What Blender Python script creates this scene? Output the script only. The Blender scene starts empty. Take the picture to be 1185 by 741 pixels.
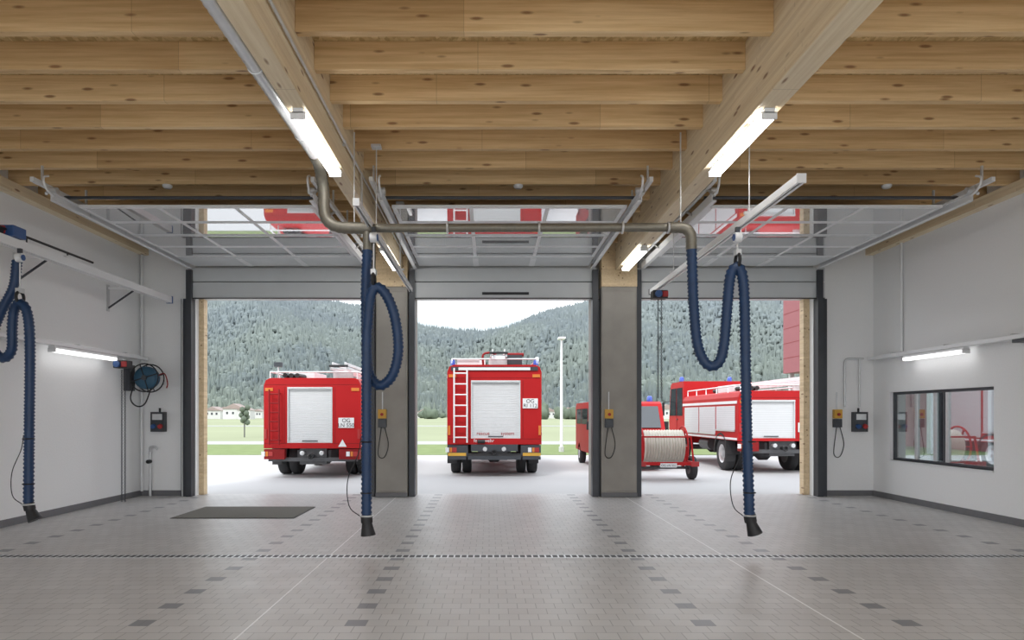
import bpy, math, random
import numpy as np
from mathutils import Vector, Matrix
random.seed(7); np.random.seed(7)
S=bpy.context.scene
try:
    S.view_settings.view_transform='Standard'
except Exception: pass

# ------------------------------------------------------------------ materials
def newmat(name):
    m=bpy.data.materials.new(name); m.use_nodes=True
    nt=m.node_tree
    return m,nt,nt.nodes['Principled BSDF']
def N(nt,t,**k):
    n=nt.nodes.new(t)
    for a,b in k.items(): setattr(n,a,b)
    return n
def setc(s,c): s.default_value=(c[0],c[1],c[2],1)
def mathn(nt,op,a,b=None,c=None):
    n=N(nt,'ShaderNodeMath',operation=op)
    for i,v in enumerate((a,b,c)):
        if v is None: continue
        if isinstance(v,(int,float)): n.inputs[i].default_value=v
        else: nt.links.new(v,n.inputs[i])
    return n.outputs[0]
def mixc(nt,fac,a,b,blend='MIX'):
    n=N(nt,'ShaderNodeMix',data_type='RGBA',blend_type=blend)
    def s(i,v):
        if isinstance(v,(int,float)): n.inputs[i].default_value=v
        elif isinstance(v,(tuple,list)): setc(n.inputs[i],v)
        else: nt.links.new(v,n.inputs[i])
    s(0,fac); s(6,a); s(7,b)
    return n.outputs[2]
def noise(nt,vec,scale,detail=4,rough=.5):
    n=N(nt,'ShaderNodeTexNoise'); n.inputs['Scale'].default_value=scale
    n.inputs['Detail'].default_value=detail; n.inputs['Roughness'].default_value=rough
    if vec is not None: nt.links.new(vec,n.inputs['Vector'])
    return n.outputs[0]
def mapping(nt,scale=(1,1,1),loc=(0,0,0)):
    tc=N(nt,'ShaderNodeTexCoord'); mp=N(nt,'ShaderNodeMapping')
    mp.inputs['Scale'].default_value=scale; mp.inputs['Location'].default_value=loc
    nt.links.new(tc.outputs['Object'],mp.inputs['Vector']); return mp.outputs[0]
def bump(nt,b,h,strength=.3,dist=.01):
    n=N(nt,'ShaderNodeBump'); n.inputs['Strength'].default_value=strength
    n.inputs['Distance'].default_value=dist
    nt.links.new(h,n.inputs['Height']); nt.links.new(n.outputs[0],b.inputs['Normal'])
def pm(name,c,var=.12,scale=3,rough=.5,metal=0,bmp=0,stretch=(1,1,1),emit=0,coat=0,spec=None):
    m,nt,b=newmat(name)
    v=mapping(nt,stretch); f=noise(nt,v,scale)
    lo=tuple(x*(1-var) for x in c); hi=tuple(min(1,x*(1+var)) for x in c)
    nt.links.new(mixc(nt,f,lo,hi),b.inputs['Base Color'])
    b.inputs['Roughness'].default_value=rough; b.inputs['Metallic'].default_value=metal
    if coat: b.inputs['Coat Weight'].default_value=coat
    if spec is not None: b.inputs['Specular IOR Level'].default_value=spec
    if bmp: bump(nt,b,f,bmp)
    if emit:
        setc(b.inputs['Emission Color'],c); b.inputs['Emission Strength'].default_value=emit
    return m

def wood(name,axis,dark,light,joist=False):
    m,nt,b=newmat(name)
    if axis=='X': sc=(.45,13,13); kn=(2.3,8.5,8.5)
    else: sc=(13,.45,13); kn=(8.5,2.3,8.5)
    g=noise(nt,mapping(nt,sc),1.8,7,.65)
    g2=N(nt,'ShaderNodeMapRange'); g2.inputs[1].default_value=.34; g2.inputs[2].default_value=.66
    nt.links.new(g,g2.inputs[0])
    col=mixc(nt,g2.outputs[0],dark,light)
    tc=N(nt,'ShaderNodeTexCoord'); sp=N(nt,'ShaderNodeSeparateXYZ'); nt.links.new(tc.outputs['Object'],sp.inputs[0])
    if joist:
        r=mathn(nt,'FLOOR',mathn(nt,'DIVIDE',mathn(nt,'SUBTRACT',sp.outputs[1],6.0),.665))
        wn0=N(nt,'ShaderNodeTexWhiteNoise',noise_dimensions='1D'); nt.links.new(r,wn0.inputs['W'])
        a0=mathn(nt,'ADD',mathn(nt,'MULTIPLY',sp.outputs[0],.34),mathn(nt,'MULTIPLY',wn0.outputs[0],7.0))
    else:
        r=mathn(nt,'FLOOR',mathn(nt,'MULTIPLY',sp.outputs[2],25))
        wn0=N(nt,'ShaderNodeTexWhiteNoise',noise_dimensions='1D'); nt.links.new(r,wn0.inputs['W'])
        a0=mathn(nt,'ADD',mathn(nt,'MULTIPLY',sp.outputs[1],.35),mathn(nt,'MULTIPLY',wn0.outputs[0],7.0))
    a=mathn(nt,'FLOOR',a0)
    cb=N(nt,'ShaderNodeCombineXYZ'); nt.links.new(r,cb.inputs[0]); nt.links.new(a,cb.inputs[1])
    wn=N(nt,'ShaderNodeTexWhiteNoise',noise_dimensions='3D'); nt.links.new(cb.outputs[0],wn.inputs['Vector'])
    tone=mixc(nt,wn.outputs[0],(.84,.79,.73) if joist else (.92,.90,.87),(1.05,1.05,1.04))
    col=mixc(nt,1.0,col,tone,'MULTIPLY')
    seam=mathn(nt,'LESS_THAN',mathn(nt,'FRACT',a0),.002)
    col=mixc(nt,mathn(nt,'MULTIPLY',seam,.45),col,(.2,.1,.04))
    vo=N(nt,'ShaderNodeTexVoronoi'); vo.inputs['Scale'].default_value=1.0
    nt.links.new(mapping(nt,kn),vo.inputs['Vector'])
    mr=N(nt,'ShaderNodeMapRange'); mr.inputs[1].default_value=.09; mr.inputs[2].default_value=.18
    mr.inputs[3].default_value=.85; mr.inputs[4].default_value=0
    nt.links.new(vo.outputs['Distance'],mr.inputs[0])
    col=mixc(nt,mr.outputs[0],col,(.22,.095,.035))
    nt.links.new(col,b.inputs['Base Color']); b.inputs['Roughness'].default_value=.55
    return m
M={}
M['joist']=wood('pine_joist','X',(.61,.40,.19),(.82,.60,.335),True)
M['beam']=wood('glulam_beam','Y',(.74,.60,.40),(.87,.75,.55))
M['post']=wood('timber_post','Y',(.66,.50,.30),(.80,.64,.42))
def osb():
    m,nt,b=newmat('osb_board')
    vo=N(nt,'ShaderNodeTexVoronoi'); vo.inputs['Scale'].default_value=28
    nt.links.new(mapping(nt,(1,.45,1)),vo.inputs['Vector'])
    sp=N(nt,'ShaderNodeSeparateColor'); nt.links.new(vo.outputs['Color'],sp.inputs[0])
    nt.links.new(mixc(nt,sp.outputs[0],(.46,.31,.13),(.72,.54,.28)),b.inputs['Base Color'])
    b.inputs['Roughness'].default_value=.7; return m
M['osb']=osb()
M['plaster']=pm('white_plaster',(.88,.885,.89),.025,30,.85,bmp=.25)
M['concrete']=pm('concrete',(.34,.32,.29),.25,2.2,.8,bmp=.2)
M['skirt']=pm('grey_tile_skirting',(.16,.16,.17),.1,8,.5)
M['white']=pm('white_paint',(.78,.79,.80),.04,4,.45)
M['shutter']=pm('shutter_aluminium',(.64,.65,.66),.04,4,.5,spec=.3)
M['panel']=pm('door_panel_grey',(.60,.62,.63),.05,3,.5)
M['alu']=pm('aluminium',(.82,.83,.84),.04,6,.4,.15)
M['galv']=pm('galvanised_steel',(.66,.67,.68),.12,14,.35,.45)
M['duct']=pm('spiral_duct_zinc',(.70,.71,.72),.1,14,.3,.4)
M['pipe']=pm('weathered_pipe',(.20,.185,.15),.25,20,.45,.4)
M['dark']=pm('black_rubber',(.018,.018,.02),.2,9,.55)
M['frame']=pm('dark_frame',(.045,.05,.06),.15,5,.4)
M['hose']=pm('blue_hose',(.012,.042,.115),.25,12,.45)
M['bluep']=pm('blue_plastic',(.03,.09,.26),.1,5,.4)
M['reelblue']=pm('reel_hose',(.03,.10,.17),.2,8,.5)
M['red']=pm('fire_red',(.43,.012,.014),.1,2,.5,spec=.22)
M['redd']=pm('fire_red_dark',(.24,.012,.013),.1,2,.5,spec=.22)
M['tyre']=pm('tyre_rubber',(.03,.03,.032),.2,20,.85)
M['steel']=pm('chassis_steel',(.09,.09,.095),.2,10,.5,.3)
M['yellow']=pm('yellow_plastic',(.68,.38,.05),.08,4,.5)
M['orange']=pm('orange_lens',(.65,.20,.03),.08,4,.3)
M['beacon']=pm('blue_beacon',(.03,.08,.45),.05,4,.15,coat=.6)
M['lamp']=pm('fluorescent_tube',(1,.995,.985),0,4,.5,emit=12.5)
M['lampw']=pm('wall_fluorescent_tube',(1,.995,.985),0,4,.5,emit=2.2)
M['mat']=pm('door_mat_fibre',(.18,.175,.155),.35,60,.95,bmp=.5)
M['grass']=pm('meadow_grass',(.31,.335,.225),.18,.03,.95,spec=0)
M['grass2']=pm('verge_grass',(.215,.265,.13),.25,1.5,.95,spec=0)
M['apron']=pm('apron_concrete',(.52,.52,.52),.05,.7,.75)
M['road']=pm('asphalt',(.38,.385,.39),.06,2,.85)
M['clad']=pm('red_cladding',(.33,.12,.135),.06,2,.6,spec=.2)
M['roof']=pm('roof_tile',(.30,.24,.22),.2,.2,.8)
M['house']=pm('house_render',(.60,.60,.59),.06,.1,.8)
M['drumhose']=pm('canvas_hose',(.66,.63,.56),.14,40,.8,stretch=(1,.1,.1),bmp=.3)
M['ink']=pm('plate_lettering',(.02,.02,.025),.1,4,.6)
M['dirtred']=pm('red_lettering',(.40,.03,.03),.1,4,.6)
def glassm(name,base,gl,trans,rough=.03,opq=.5):
    m=bpy.data.materials.new(name); m.use_nodes=True; nt=m.node_tree; nt.nodes.clear()
    o=N(nt,'ShaderNodeOutputMaterial'); g=N(nt,'ShaderNodeBsdfGlossy'); g.inputs['Roughness'].default_value=rough
    nn=noise(nt,mapping(nt),3); nt.links.new(mixc(nt,nn,(.88,.89,.90),(.95,.95,.96)),g.inputs['Color'])
    t=N(nt,'ShaderNodeBsdfTransparent'); setc(t.inputs[0],trans)
    d=N(nt,'ShaderNodeBsdfDiffuse'); setc(d.inputs[0],base)
    m1=N(nt,'ShaderNodeMixShader'); m1.inputs[0].default_value=opq
    nt.links.new(d.outputs[0],m1.inputs[1]); nt.links.new(t.outputs[0],m1.inputs[2])
    m2=N(nt,'ShaderNodeMixShader'); m2.inputs[0].default_value=gl
    nt.links.new(m1.outputs[0],m2.inputs[1]); nt.links.new(g.outputs[0],m2.inputs[2])
    nt.links.new(m2.outputs[0],o.inputs[0]); return m
M['doorglass']=glassm('door_glazing',(.75,.76,.77),.62,(.88,.89,.89),.02,.45)
M['winglass']=glassm('window_glass',(.05,.06,.065),.35,(.86,.93,.94),.01,.92)
M['carglass']=glassm('vehicle_glass',(.03,.035,.04),.12,(.1,.1,.12),.02,0)

def floor_mat():
    m,nt,b=newmat('paver_floor')
    tc=N(nt,'ShaderNodeTexCoord'); sp=N(nt,'ShaderNodeSeparateXYZ'); nt.links.new(tc.outputs['Object'],sp.inputs[0])
    X,Y=sp.outputs[0],sp.outputs[1]
    br=N(nt,'ShaderNodeTexBrick'); br.inputs['Scale'].default_value=1
    br.inputs['Brick Width'].default_value=.16; br.inputs['Row Height'].default_value=.16
    br.inputs['Mortar Size'].default_value=.004; br.inputs['Mortar Smooth'].default_value=.3
    br.offset=.5
    setc(br.inputs['Color1'],(.495,.482,.475)); setc(br.inputs['Color2'],(.55,.538,.53)); setc(br.inputs['Mortar'],(.29,.285,.28))
    nt.links.new(tc.outputs['Object'],br.inputs['Vector'])
    big=noise(nt,tc.outputs['Object'],.5,3); col=mixc(nt,1.0,br.outputs[0],mixc(nt,big,(.9,.9,.9),(1.08,1.08,1.08)),'MULTIPLY')
    tot=None
    ph=mathn(nt,'LESS_THAN',mathn(nt,'FRACT',mathn(nt,'DIVIDE',Y,.48)),.335)
    for xc in (-5.84,-2.72,-1.04,1.68,3.28,6.4):
        a=mathn(nt,'LESS_THAN',mathn(nt,'ABSOLUTE',mathn(nt,'SUBTRACT',X,xc)),.08)
        tot=a if tot is None else mathn(nt,'MAXIMUM',tot,a)
    tot=mathn(nt,'MULTIPLY',tot,ph)
    col=mixc(nt,mathn(nt,'MULTIPLY',tot,.8),col,(.13,.135,.155))
    j=None
    for xc in (-1.85,2.72):
        a=mathn(nt,'LESS_THAN',mathn(nt,'ABSOLUTE',mathn(nt,'SUBTRACT',X,xc)),.008)
        j=a if j is None else mathn(nt,'MAXIMUM',j,a)
    col=mixc(nt,j,col,(.85,.85,.85))
    nt.links.new(col,b.inputs['Base Color'])
    rr=mixc(nt,noise(nt,tc.outputs['Object'],2.5),(.32,.32,.32),(.5,.5,.5)); nt.links.new(rr,b.inputs['Roughness'])
    bump(nt,b,br.outputs['Fac'],-.2,.004)
    return m
M['floor']=floor_mat()
def forest_mat(name,lo,mid,haze_tint,z0,z1,f0,f1):
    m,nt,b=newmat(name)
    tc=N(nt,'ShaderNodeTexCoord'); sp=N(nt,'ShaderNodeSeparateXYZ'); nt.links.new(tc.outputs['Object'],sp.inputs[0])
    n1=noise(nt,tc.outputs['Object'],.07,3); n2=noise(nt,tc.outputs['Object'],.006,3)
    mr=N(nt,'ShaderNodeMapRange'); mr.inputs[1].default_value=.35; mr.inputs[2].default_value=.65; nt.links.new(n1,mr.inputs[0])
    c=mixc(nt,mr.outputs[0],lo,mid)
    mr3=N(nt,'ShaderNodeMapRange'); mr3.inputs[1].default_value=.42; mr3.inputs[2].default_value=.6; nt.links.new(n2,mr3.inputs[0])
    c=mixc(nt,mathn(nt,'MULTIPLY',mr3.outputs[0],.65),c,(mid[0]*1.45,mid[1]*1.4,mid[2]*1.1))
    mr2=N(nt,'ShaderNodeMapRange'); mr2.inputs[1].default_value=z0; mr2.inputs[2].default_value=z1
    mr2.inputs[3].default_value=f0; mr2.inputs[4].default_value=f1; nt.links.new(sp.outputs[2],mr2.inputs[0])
    c=mixc(nt,mr2.outputs[0],c,haze_tint)  # aerial haze painted into the base colour, stronger with height
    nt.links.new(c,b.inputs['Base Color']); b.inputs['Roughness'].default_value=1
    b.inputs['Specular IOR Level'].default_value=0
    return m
M['forest']=forest_mat('hazed_forest_foliage',(.05,.075,.065),(.13,.155,.11),(.25,.285,.31),0,260,.42,.82)
M['far']=forest_mat('hazed_distant_forest',(.36,.41,.42),(.39,.43,.44),(.42,.46,.48),0,500,.5,.9)  # all tones paled towards the sky, haze painted in as colour
M['leaf']=pm('tree_foliage',(.14,.17,.13),.3,.3,1,spec=0)

# ------------------------------------------------------------------ mesh builder
class MB:
    def __init__(s,name):
        s.name=name; s.v=[]; s.f=[]; s.mi=[]; s.sm=[]; s.mats=[]; s.T=Matrix.Identity(4)
    def m(s,k):
        if k not in s.mats: s.mats.append(k)
        return s.mats.index(k)
    def add(s,vs,fs,mat,smooth=False):
        o=len(s.v); s.v+=[tuple(s.T@Vector(p)) for p in vs]
        i=s.m(mat)
        for f in fs:
            s.f.append([o+a for a in f]); s.mi.append(i); s.sm.append(smooth)
    def box(s,x0,x1,y0,y1,z0,z1,mat):
        x0,x1=sorted((x0,x1)); y0,y1=sorted((y0,y1)); z0,z1=sorted((z0,z1))
        v=[(x0,y0,z0),(x1,y0,z0),(x1,y1,z0),(x0,y1,z0),(x0,y0,z1),(x1,y0,z1),(x1,y1,z1),(x0,y1,z1)]
        s.add(v,[(3,2,1,0),(4,5,6,7),(0,1,5,4),(1,2,6,5),(2,3,7,6),(3,0,4,7)],mat)
    def bar(s,p0,p1,w,h,mat):
        p0=Vector(p0);p1=Vector(p1); d=(p1-p0).normalized()
        up=Vector((0,0,1)) if abs(d.z)<.95 else Vector((0,1,0))
        a=d.cross(up).normalized()*w/2; b=a.cross(d).normalized()*h/2
        v=[p0-a-b,p0+a-b,p0+a+b,p0-a+b,p1-a-b,p1+a-b,p1+a+b,p1-a+b]
        s.add(v,[(3,2,1,0),(4,5,6,7),(0,1,5,4),(1,2,6,5),(2,3,7,6),(3,0,4,7)],mat)
    def prism(s,prof,axis,a0,a1,mat):
        n=len(prof)
        def P(u,w,a): return (a,u,w) if axis=='x' else ((u,a,w) if axis=='y' else (u,w,a))
        v=[P(u,w,a0) for u,w in prof]+[P(u,w,a1) for u,w in prof]
        f=[tuple(range(n))[::-1],tuple(range(n,2*n))]+[(i,(i+1)%n,(i+1)%n+n,i+n) for i in range(n)]
        s.add(v,f,mat)
    def cyl(s,p0,p1,r0,mat,r1=None,n=16,caps=True,smooth=True):
        p0=Vector(p0);p1=Vector(p1); r1=r0 if r1 is None else r1
        d=(p1-p0).normalized(); up=Vector((0,0,1)) if abs(d.z)<.9 else Vector((1,0,0))
        a=d.cross(up).normalized(); b=d.cross(a)
        v=[];
        for p,r in((p0,r0),(p1,r1)):
            for i in range(n):
                t=2*math.pi*i/n; v.append(p+a*math.cos(t)*r+b*math.sin(t)*r)
        s.add(v,[(i,(i+1)%n,(i+1)%n+n,i+n) for i in range(n)],mat,smooth)
        if caps: s.add(v,[tuple(range(n))[::-1],tuple(range(n,2*n))],mat,False)
    def lathe(s,c,axis,prof,mat,n=24):
        v=[];ax={'x':0,'y':1,'z':2}[axis]
        for o,r in prof:
            for i in range(n):
                t=2*math.pi*i/n; q=[0,0,0]; q[ax]=o; q[(ax+1)%3]=r*math.cos(t); q[(ax+2)%3]=r*math.sin(t)
                v.append((c[0]+q[0],c[1]+q[1],c[2]+q[2]))
        f=[]
        for k in range(len(prof)-1):
            for i in range(n):
                f.append((k*n+i,k*n+(i+1)%n,(k+1)*n+(i+1)%n,(k+1)*n+i))
        s.add(v,f,mat,True)
    def torus(s,c,axis,R,r,mat,n=28,k=8):
        prof=[(r*math.sin(2*math.pi*j/k),R+r*math.cos(2*math.pi*j/k)) for j in range(k+1)]
        s.lathe(c,axis,prof,mat,n)
    def tube(s,pts,r,mat,n=10,step=.03,corr=0,pitch=.03):
        pts=[Vector(p) for p in pts]; P=[pts[0]*2-pts[1]]+pts+[pts[-1]*2-pts[-2]]
        out=[]
        for i in range(1,len(P)-2):
            L=(P[i+1]-P[i]).length; k=max(1,int(L/(step/3)))
            for j in range(k):
                t=j/k
                out.append(.5*((2*P[i])+(-P[i-1]+P[i+1])*t+(2*P[i-1]-5*P[i]+4*P[i+1]-P[i+2])*t*t+(-P[i-1]+3*P[i]-3*P[i+1]+P[i+2])*t**3))
        out.append(pts[-1])
        res=[out[0]]; acc=0
        for a,b in zip(out,out[1:]):
            acc+=(b-a).length
            if acc>=step: res.append(b); acc=0
        if (res[-1]-out[-1]).length>step*.3: res.append(out[-1])
        v=[];a=None
        for i,p in enumerate(res):
            d=(res[min(i+1,len(res)-1)]-res[max(i-1,0)]).normalized()
            if a is None:
                up=Vector((0,1,0)) if abs(d.y)<.9 else Vector((0,0,1)); a=d.cross(up).normalized()
            else: a=(a-d*a.dot(d)).normalized()
            b=d.cross(a); rr=r*(1+(corr if i%2 else -corr))
            for j in range(n):
                t=2*math.pi*j/n; v.append(p+a*math.cos(t)*rr+b*math.sin(t)*rr)
        f=[]
        for i in range(len(res)-1):
            for j in range(n): f.append((i*n+j,i*n+(j+1)%n,(i+1)*n+(j+1)%n,(i+1)*n+j))
        f.append(tuple(range(n))[::-1]); m=(len(res)-1)*n; f.append(tuple(range(m,m+n)))
        s.add(v,f,mat,True)
    def text(s,body,size,x,y,z,mat,rot=None):
        cu=bpy.data.curves.new('t','FONT'); cu.body=body; cu.size=size; cu.align_x='CENTER'; cu.align_y='CENTER'
        ob=bpy.data.objects.new('t',cu); S.collection.objects.link(ob)
        dg=bpy.context.evaluated_depsgraph_get(); me=bpy.data.meshes.new_from_object(ob.evaluated_get(dg))
        R=Matrix.Translation((x,y,z))@(rot if rot else Matrix.Rotation(math.pi/2,4,'X'))
        s.add([R@v.co for v in me.vertices],[tuple(p.vertices) for p in me.polygons],mat)
        bpy.data.objects.remove(ob); bpy.data.meshes.remove(me); bpy.data.curves.remove(cu)
    def done(s,loc=(0,0,0),bevel=0,rotz=0):
        me=bpy.data.meshes.new(s.name); me.from_pydata(s.v,[],s.f)
        for k in s.mats: me.materials.append(M[k])
        me.polygons.foreach_set('material_index',s.mi); me.polygons.foreach_set('use_smooth',s.sm); me.update()
        ob=bpy.data.objects.new(s.name,me); S.collection.objects.link(ob); ob.location=loc; ob.rotation_euler=(0,0,rotz)
        if bevel:
            md=ob.modifiers.new('bevel','BEVEL'); md.width=bevel; md.segments=2; md.limit_method='ANGLE'; md.angle_limit=math.radians(50)
        return ob

XL,XR,YB,YF=-7.07,7.8,-1.6,13.86
ZJ,ZC=5.03,5.31
BL=(-1.91,-1.72); BR=(2.52,2.76)
# ------------------------------------------------------------------ shell
b=MB('floor'); b.box(XL-.3,XR+.3,YB,14.2,-.25,0,'floor'); b.done()
b=MB('wall_left'); b.box(XL-.3,XL,YB,14.2,0,ZC,'plaster'); b.done()
b=MB('wall_right')
wy0,wy1,wz0,wz1=10.55,13.28,.77,2.08
b.box(XR,XR+.3,YB,wy0,0,ZC,'plaster'); b.box(XR,XR+.3,wy1,14.2,0,ZC,'plaster')
b.box(XR,XR+.3,wy0,wy1,0,wz0,'plaster'); b.box(XR,XR+.3,wy0,wy1,wz1,ZC,'plaster'); b.done()
b=MB('wall_front')
b.box(XL,-5.96,YF,14.2,0,ZC,'plaster'); b.box(6.58,XR,YF,14.2,0,ZC,'plaster')
for a,c in((-2.40,-1.49),(2.07,3.05)): b.box(a,c,YF,14.2,0,ZC,'concrete')
for a,c in((-5.96,-2.40),(-1.49,2.07),(3.05,6.58)): b.box(a,c,YF,14.2,4.02,ZC,'panel')
b.done()
b=MB('ceiling'); b.box(XL-.3,XR+.3,YB,14.2,ZC,ZC+.3,'osb'); b.done()
b=MB('baseboard_left'); b.box(XL,XL+.015,YB,YF,0,.11,'skirt'); b.done()
b=MB('baseboard_right'); b.box(XR-.015,XR,YB,YF,0,.11,'skirt'); b.done()
b=MB('baseboard_front'); b.box(XL+.015,-6.2,YF-.015,YF,0,.11,'skirt'); b.box(6.8,XR-.015,YF-.015,YF,0,.11,'skirt'); b.done()
b=MB('ceiling_joists')
y=6.04-.665*11
while y<13.7:
    for a,c in((XL,BL[0]),(BL[1],BR[0]),(BR[1],XR)): b.box(a,c,y,y+.09,ZJ,ZC,'joist')
    y+=.665
b.done(bevel=.006)
for m in (BL,BR):
    b=MB('glulam_beam'); b.box(m[0],m[1],YB,YF,4.53,ZC,'beam'); b.done(bevel=.008)
b=MB('trim_1'); b.box(XL,XL+.16,YB,YF,4.88,ZJ,'beam'); b.done()
b=MB('trim_2'); b.box(XR-.16,XR,YB,YF,4.88,ZJ,'beam'); b.done()
for a,c in((-2.26,-1.63),(2.24,2.95)):
    b=MB('concrete_column'); b.box(a,c,13.62,YF,0,4.2,'concrete')
    b.box(a+.02,c-.02,13.6,13.62,.12,4.1,'concrete'); b.box(a-.005,c+.005,13.595,13.62,0,.09,'skirt'); b.done(bevel=.01)
    b=MB('timber_bearing_post'); m=BL if a<0 else BR
    b.box(m[1]+.002,c,13.6,YF-.002,4.202,ZC-.002,'post'); b.box(a,m[0]-.002,13.6,YF-.002,4.202,ZC-.002,'post'); b.box(m[0]-.002,m[1]+.002,13.6,YF-.002,4.202,4.528,'post'); b.done()
# drainage channel
b=MB('floor_drain_channel')
b.box(XL+.02,XR-.02,7.80,7.815,0,.005,'galv'); b.box(XL+.02,XR-.02,7.955,7.97,0,.005,'galv'); b.box(XL+.02,XR-.02,7.815,7.955,0,.002,'dark')
x=XL+.06
while x<XR-.1:
    b.box(x,x+.018,7.815,7.955,.002,.004,'galv'); x+=.075
b.done()
b=MB('door_mat'); b.box(-5.02,-3.1,10.8,12.1,.0,.015,'mat'); b.box(-5.04,-3.08,10.78,12.12,0,.008,'dark'); b.done()

# ------------------------------------------------------------------ window on right wall
b=MB('window_1')
fx=XR+.06
b.box(fx,fx+.06,wy0,wy1,wz0,wz0+.05,'frame'); b.box(fx,fx+.06,wy0,wy1,wz1-.05,wz1,'frame')
for yy,w,mt in((wy0,.06,'frame'),(wy1-.06,.06,'frame'),(11.70,.06,'galv'),(11.78,.05,'frame'),(12.02,.06,'galv'),(12.55,.06,'galv')): b.box(fx,fx+.06,yy,yy+w,wz0+.05,wz1-.05,mt)
b.box(fx+.02,fx+.03,wy0+.05,wy1-.05,wz0+.05,wz1-.05,'winglass')
b.box(XR-.02,fx,wy0,wy1,wz0-.03,wz0,'alu')
b.done()
b=MB('adjoining_room_box')
b.box(XR+2.8,XR+2.9,9.5,14.1,0,2.9,'plaster'); b.box(XR+.31,XR+2.8,9.5,9.6,0,2.9,'plaster')
b.box(XR+.31,XR+.5,14.0,14.1,0,2.9,'plaster'); b.box(XR+2.5,XR+2.8,14.0,14.1,0,2.9,'plaster'); b.box(XR+.5,XR+2.5,14.0,14.1,0,.7,'plaster'); b.box(XR+.5,XR+2.5,14.0,14.1,2.4,2.9,'plaster'); b.box(XR+1.48,XR+1.54,14.0,14.1,.7,2.4,'frame')
b.box(XR+.31,XR+2.9,9.5,14.1,2.9,3.0,'plaster'); b.box(XR+.31,XR+2.9,9.5,14.1,-.1,0,'skirt')
b.box(XR+1.4,XR+1.6,10.5,12.8,2.84,2.9,'lampw'); b.box(XR+2.3,XR+2.8,10.2,13.2,.72,.76,'post'); b.box(XR+2.35,XR+2.4,10.3,10.35,0,.72,'frame'); b.box(XR+2.35,XR+2.4,13.0,13.05,0,.72,'frame'); b.done()  # ceiling lamp strip here is added to lighten the window

# ------------------------------------------------------------------ sectional doors
bays=[(-5.96,-2.40),(-1.49,2.07),(3.05,6.58)]
for bi,(x0,x1) in enumerate(bays):
    b=MB('door_%d'%(bi+1))
    xr=x1+.1 if bi!=2 else x1+.18
    b.box(x0-.1,xr,13.74,13.80,4.0,4.31,'panel'); b.box(x0-.1,xr,13.745,13.80,4.33,4.60,'panel')
    b.box(x0-.1,xr,13.73,13.80,3.985,4.0,'dark')
    if bi==1: b.box(-.14,.8,13.72,13.74,4.06,4.11,'dark')
    zt=4.60; a,c=x0+.10,x1-.10
    n=5; L=(13.55-9.75)/n
    for k in range(n):
        ya=9.75+k*L; yb=ya+L-.01
        b.box(a,c,ya,ya+.05,zt,zt+.04,'white'); b.box(a,c,yb-.05,yb,zt,zt+.04,'white')
        if k<4:
            for q in range(4):
                xx=a+(c-a-.06)*q/3; b.box(xx,xx+.06,ya+.05,yb-.05,zt,zt+.04,'white')
            b.box(a+.05,c-.05,ya+.05,yb-.05,zt+.004,zt+.008,'doorglass')
        else:
            b.box(a,c,ya+.05,yb-.05,zt+.002,zt+.04,'panel')
            for q in (1,2):
                xx=a+(c-a-.07)*q/3; b.box(xx-.02,xx+.09,ya+.1,yb,zt-.010,zt+.002,'white')
        if k in (1,3): b.box(a,c,yb-.015,yb+.02,zt-.014,zt,'galv')
    b.done(bevel=.002)
    b=MB('door_track')
    for xs,sg in((x0+.02,-1),(x1-.02,1)):
        b.box(xs-.03,xs+.03,9.3,13.6,4.55,4.565,'white'); b.box(xs-.03,xs+.03,9.3,13.6,4.655,4.67,'white'); b.box(xs+sg*.03-.006,xs+sg*.03+.006,9.3,13.6,4.55,4.67,'white')
        xo=xs+sg*.09
        b.box(xo-.025,xo+.025,9.0,13.58,4.72,4.78,'white')
        for yy in (9.2,10.2,11.2,12.2,13.2):
            b.bar((xs+sg*.03,yy,4.62),(xo,yy+.2,4.75),.03,.03,'galv')
            b.box(xo-.012,xo+.012,yy,yy+.03,4.76,5.0,'galv')
        b.cyl((xs-.05,9.32,4.70),(xs+.05,9.32,4.70),.045,'galv')
        b.tube([(xs,9.3,4.62),(xs,9.15,4.68),(xs,9.1,4.80),(xs,9.2,4.86)],.016,'alu',n=6)
        b.box(xs+sg*.02,xs+sg*.13,13.66,13.73,0,4.55,'frame')
    b.cyl((x0-.02,9.62,4.70),(x1+.02,9.62,4.70),.022,'frame')
    b.cyl((x0-.02,13.3,4.80),(x1+.02,13.3,4.80),.03,'galv')
    b.cyl((x0+.5,13.3,4.80),(x0+1.3,13.3,4.80),.05,'dark'); b.cyl((x1-1.3,13.3,4.80),(x1-.5,13.3,4.80),.05,'dark')
    b.done()
b=MB('door_frame_trim')
for a,c in((-6.2,-5.97),(-2.40,-2.27),(-1.62,-1.49),(2.07,2.23),(2.96,3.05),(6.59,6.8)):
    b.box(a,c,13.735,YF-.001,0,3.98,'frame'); b.box(a+.03,a+.045,13.70,13.735,0,3.98,'alu')
b.done()
b=MB('timber_door_jamb')
b.box(-5.96,-5.86,14.02,14.2,0,4.02,'post'); b.box(6.46,6.58,14.02,14.2,0,4.02,'post'); b.done()

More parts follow.
